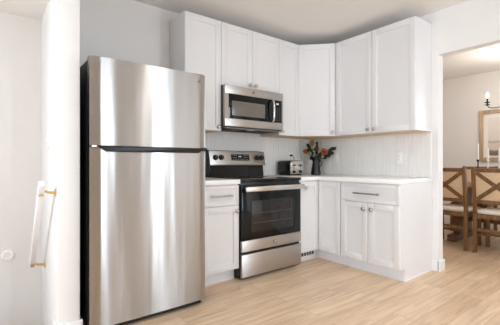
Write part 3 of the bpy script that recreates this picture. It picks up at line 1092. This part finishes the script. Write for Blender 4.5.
# ------------------------------------------------------------------ kitchen ceiling lamp (above and behind the picture edge)
t = thing('ceiling_lamp', 'round opal flush ceiling lamp in the middle of the kitchen', 'lamp', (-1.9, -2.6, CE))
MB().lathe((-1.9, -2.6, CE - 0.0005), (0, 0, -1), [(0, 0), (0.16, 0), (0.16, 0.025), (0.15, 0.03), (0, 0.03)], 32).build('canopy', 'nickel', t)
MB().lathe((-1.9, -2.6, CE - 0.031), (0, 0, -1), [(0.145, 0), (0.14, 0.03), (0.11, 0.06), (0.06, 0.08), (0, 0.085)], 32).build('lamp_shade', 'lampglass', t)
o = area('ceiling_lamp_light', (-1.9, -2.6, CE - 0.13), (0, 0, 0), 0.26, 0.26, 9, (0.96, 0.98, 1.0))
o.data.shape = 'DISK'

# ------------------------------------------------------------------ dining room
def make_chair(label):
    t = thing('dining_chair', label, 'chair', (0, 0, 0), 0, 'dining chairs')
    H = 1.005
    hw = 0.225
    for s in (-1, 1):
        mb = MB()
        mb.bar((s * hw, 0, 0.0), (s * hw, 0.015, 0.46), 0.04, 0.036, (1, 0, 0), 0.003)
        mb.bar((s * hw, 0.015, 0.455), (s * hw, -0.045, H), 0.04, 0.034, (1, 0, 0), 0.003)
        mb.build('rear_post', 'chairwood', t, True)
        MB().bar((s * hw, 0.44, 0.0), (s * hw, 0.43, 0.44), 0.042, 0.042, (1, 0, 0), 0.003).build('front_leg', 'chairwood', t, True)
        MB().box(s * hw - 0.011, s * hw + 0.011, 0.03, 0.415, 0.18, 0.212, 0.002).build('stretcher', 'chairwood', t, True)
        MB().box(s * hw - 0.012, s * hw + 0.012, 0.035, 0.41, 0.40, 0.455, 0.002).build('seat_rail', 'chairwood', t, True)
    MB().box(-hw + 0.02, hw - 0.02, 0.003, 0.025, 0.255, 0.290, 0.002).build('stretcher', 'chairwood', t, True)
    MB().box(-hw + 0.011, hw - 0.011, 0.21, 0.235, 0.182, 0.21, 0.002).build('stretcher', 'chairwood', t, True)
    MB().box(-hw + 0.02, hw - 0.02, 0.003, 0.027, 0.405, 0.455, 0.002).build('seat_rail', 'chairwood', t, True)
    MB().box(-hw + 0.02, hw - 0.02, 0.42, 0.445, 0.395, 0.455, 0.002).build('seat_rail', 'chairwood', t, True)
    MB().box(-hw - 0.015, hw + 0.015, 0.035, 0.465, 0.456, 0.498, 0.016, 3).build('seat_cushion', 'cushion', t, True)
    # back: rails, cross and the upholstered panel, leaning slightly
    def by(z):
        return 0.015 - 0.06 * (z - 0.455) / (H - 0.455)
    lean = Vector((0, by(1.0) - by(0.5), 0.5)).normalized()
    nn = Vector((0, -lean.z, lean.y))
    def rail(z0, z1, nm):
        c = Vector((0, by((z0 + z1) / 2), (z0 + z1) / 2))
        MB().obox(c, (1, 0, 0), lean, nn, hw - 0.018, (z1 - z0) / 2, 0.013, 0.002).build(nm, 'chairwood', t, True)
    rail(0.955, 1.0, 'top_rail')
    rail(0.585, 0.628, 'lower_rail')
    c = Vector((0, by(0.79), 0.79)) - nn * 0.002
    MB().obox(c, (1, 0, 0), lean, nn, hw - 0.02, 0.163, 0.007, 0.003).build('back_panel', 'linen', t, True)
    for s in (-1, 1):
        a = Vector((-s * (hw - 0.03), by(0.636), 0.636)) + nn * (0.0095 + 0.001 * s)
        b = Vector((s * (hw - 0.03), by(0.947), 0.947)) + nn * (0.0095 + 0.001 * s)
        MB().bar(a, b, 0.045, 0.009, (b - a).cross(nn), 0.001).build('cross_slat', 'chairwood', t, True)
    return t


c1 = make_chair('cross-back dining chair nearest the doorway jamb, partly hidden by it')
c1.location = (1.08, -1.238, 0)
c1.rotation_euler = (0, 0, R(-90))
c2 = copy_tree(c1)
c2['label'] = 'cross-back dining chair at the right edge of the picture, back to camera'
c2.location = (1.08, -1.785, 0)
c3 = copy_tree(c1)
c3['label'] = 'dining chair across the table facing the camera, seen through the chair gap'
c3.location = (2.70, -1.075, 0)
c3.rotation_euler = (0, 0, R(90))

t = thing('dining_table', 'brown wood trestle dining table behind the cross-back chairs', 'table', (1.86, -1.75, 0))
MB().box(1.38, 2.34, -2.75, -0.80, 0.715, 0.76, 0.004).build('tabletop', 'tablewood', t)
for y in (-2.35, -1.15):
    MB().box(1.46, 2.26, y - 0.05, y + 0.05, 0, 0.085, 0.006).build('trestle_foot', 'tablewood', t)
    MB().box(1.64, 2.08, y - 0.04, y + 0.04, 0.0855, 0.64, 0.006).build('trestle_post', 'tablewood', t)
    MB().box(1.50, 2.22, y - 0.045, y + 0.045, 0.6405, 0.7148, 0.006).build('trestle_head', 'tablewood', t)
MB().box(1.83, 1.89, -2.309, -1.191, 0.25, 0.36, 0.004).build('stretcher', 'tablewood', t)


def candlestick(label, x, y, hold_m, hh, ch, group='candles on the dining table'):
    t = thing('candlestick', label, 'candle', (x, y, 0.7605), 0, group)
    MB().lathe((0, 0, 0), (0, 0, 1), [(0, 0.0003), (0.045, 0.0003), (0.045, 0.008), (0.012, 0.018), (0.008, 0.05), (0.007, hh - 0.03), (0.016, hh - 0.02), (0.017, hh), (0.011, hh), (0, hh - 0.002)], 20).build('holder', hold_m, t, True)
    MB().lathe((0, 0, 0), (0, 0, 1), [(0, hh + 0.0003), (0.0125, hh + 0.0003), (0.011, hh + ch - 0.015), (0.002, hh + ch), (0, hh + ch)], 16).build('taper', 'wax', t, True)


candlestick('white taper in a black holder, leftmost candle on the dining table', 1.70, -1.391, 'iron', 0.345, 0.22)
candlestick('tall white candle in white holder before the framed picture, second from left', 1.70, -1.505, 'wax', 0.34, 0.16)
candlestick('white candle in white holder at right picture edge on dining table', 1.70, -1.632, 'wax', 0.34, 0.16)

# chandelier
HX, HY, HZ = 1.90, -1.75, 1.825
t = thing('chandelier', 'dark iron candle chandelier with lit bulbs over the dining table', 'chandelier', (HX, HY, HZ))
MB().lathe((HX, HY, HZ - 0.08), (0, 0, 1), [(0, 0), (0.012, 0.005), (0.02, 0.02), (0.03, 0.05), (0.018, 0.09), (0.012, 0.14), (0.02, 0.17), (0.008, 0.2), (0.006, 0.30), (0, 0.30)], 20).build('hub', 'iron', t)
MB().tube([(HX, HY, HZ + 0.21), (HX, HY, CE - 0.03)], 0.004, 8).lathe((HX, HY, CE - 0.001), (0, 0, -1), [(0, 0), (0.055, 0), (0.05, 0.02), (0.01, 0.035), (0, 0.035)], 20).build('chain', 'iron', t)
for i in range(5):
    an = R(104 + 72 * i)
    d = Vector((math.cos(an), math.sin(an), 0))
    c = Vector((HX, HY, HZ))
    arm = MB()
    arm.tube([c + d * 0.015 + Vector((0, 0, -0.02)), c + d * 0.10 + Vector((0, 0, -0.02)), c + d * 0.18 + Vector((0, 0, -0.025)), c + d * 0.25 + Vector((0, 0, -0.03)), c + d * 0.285 + Vector((0, 0, -0.015)), c + d * 0.30 + Vector((0, 0, 0.01))], 0.006, 8)
    e = c + d * 0.30
    arm.lathe(e + Vector((0, 0, 0.008)), (0, 0, 1), [(0, 0), (0.012, 0.002), (0.030, 0.010), (0.032, 0.014), (0.012, 0.016), (0.010, 0.034), (0.034, 0.042), (0.036, 0.048), (0.012, 0.05), (0, 0.05)], 16)
    arm.cyl(e + Vector((0, 0, 0.057)), (0, 0, 1), 0.010, 0.055, 12)
    arm = arm.build('arm', 'iron', t)
    MB().lathe(e + Vector((0, 0, 0.113)), (0, 0, 1), [(0, 0), (0.008, 0.002), (0.016, 0.022), (0.015, 0.04), (0.007, 0.062), (0, 0.075)], 14).build('bulb', 'bulb', arm)
l = bpy.data.lights.new('chandelier_light', 'POINT')
l.energy = 23
l.shadow_soft_size = 0.25
l.color = (1.0, 0.92, 0.82)
o = bpy.data.objects.new('chandelier_light', l)
COL.objects.link(o)
o.location = (HX, HY, HZ + 0.35)

# framed picture on the far dining wall
t = thing('framed_picture', 'pale shore picture in a wide tan wood frame on the dining room wall', 'picture', (2.98, -1.6, 1.08))
py0, py1, pz0, pz1 = -2.2, -0.985, 1.085, 1.925
fwid = 0.065
MB().box(2.965, 2.998, py1 - fwid, py1, pz0, pz1, 0.003).box(2.965, 2.998, py0, py0 + fwid, pz0, pz1, 0.003).box(2.965, 2.998, py0 + fwid, py1 - fwid, pz0, pz0 + fwid, 0.003).box(2.965, 2.998, py0 + fwid, py1 - fwid, pz1 - fwid, pz1, 0.003).build('frame', 'framewood', t)
MB().box(2.984, 2.994, py0 + fwid - 0.002, py1 - fwid + 0.002, pz0 + fwid - 0.002, pz1 - fwid + 0.002).build('mat_board', 'matboard', t)
o = MB().box(2.982, 2.9838, py0 + 0.13, py1 - 0.13, pz0 + 0.085, pz1 - 0.125)
for v in o.bm.verts:
    pass
o = o.build('print', 'pic', t)
# keep the print's pattern in metres above the floor
for v in o.data.vertices:
    v.co.z += 1.08
o.location = (0, 0, -1.08)
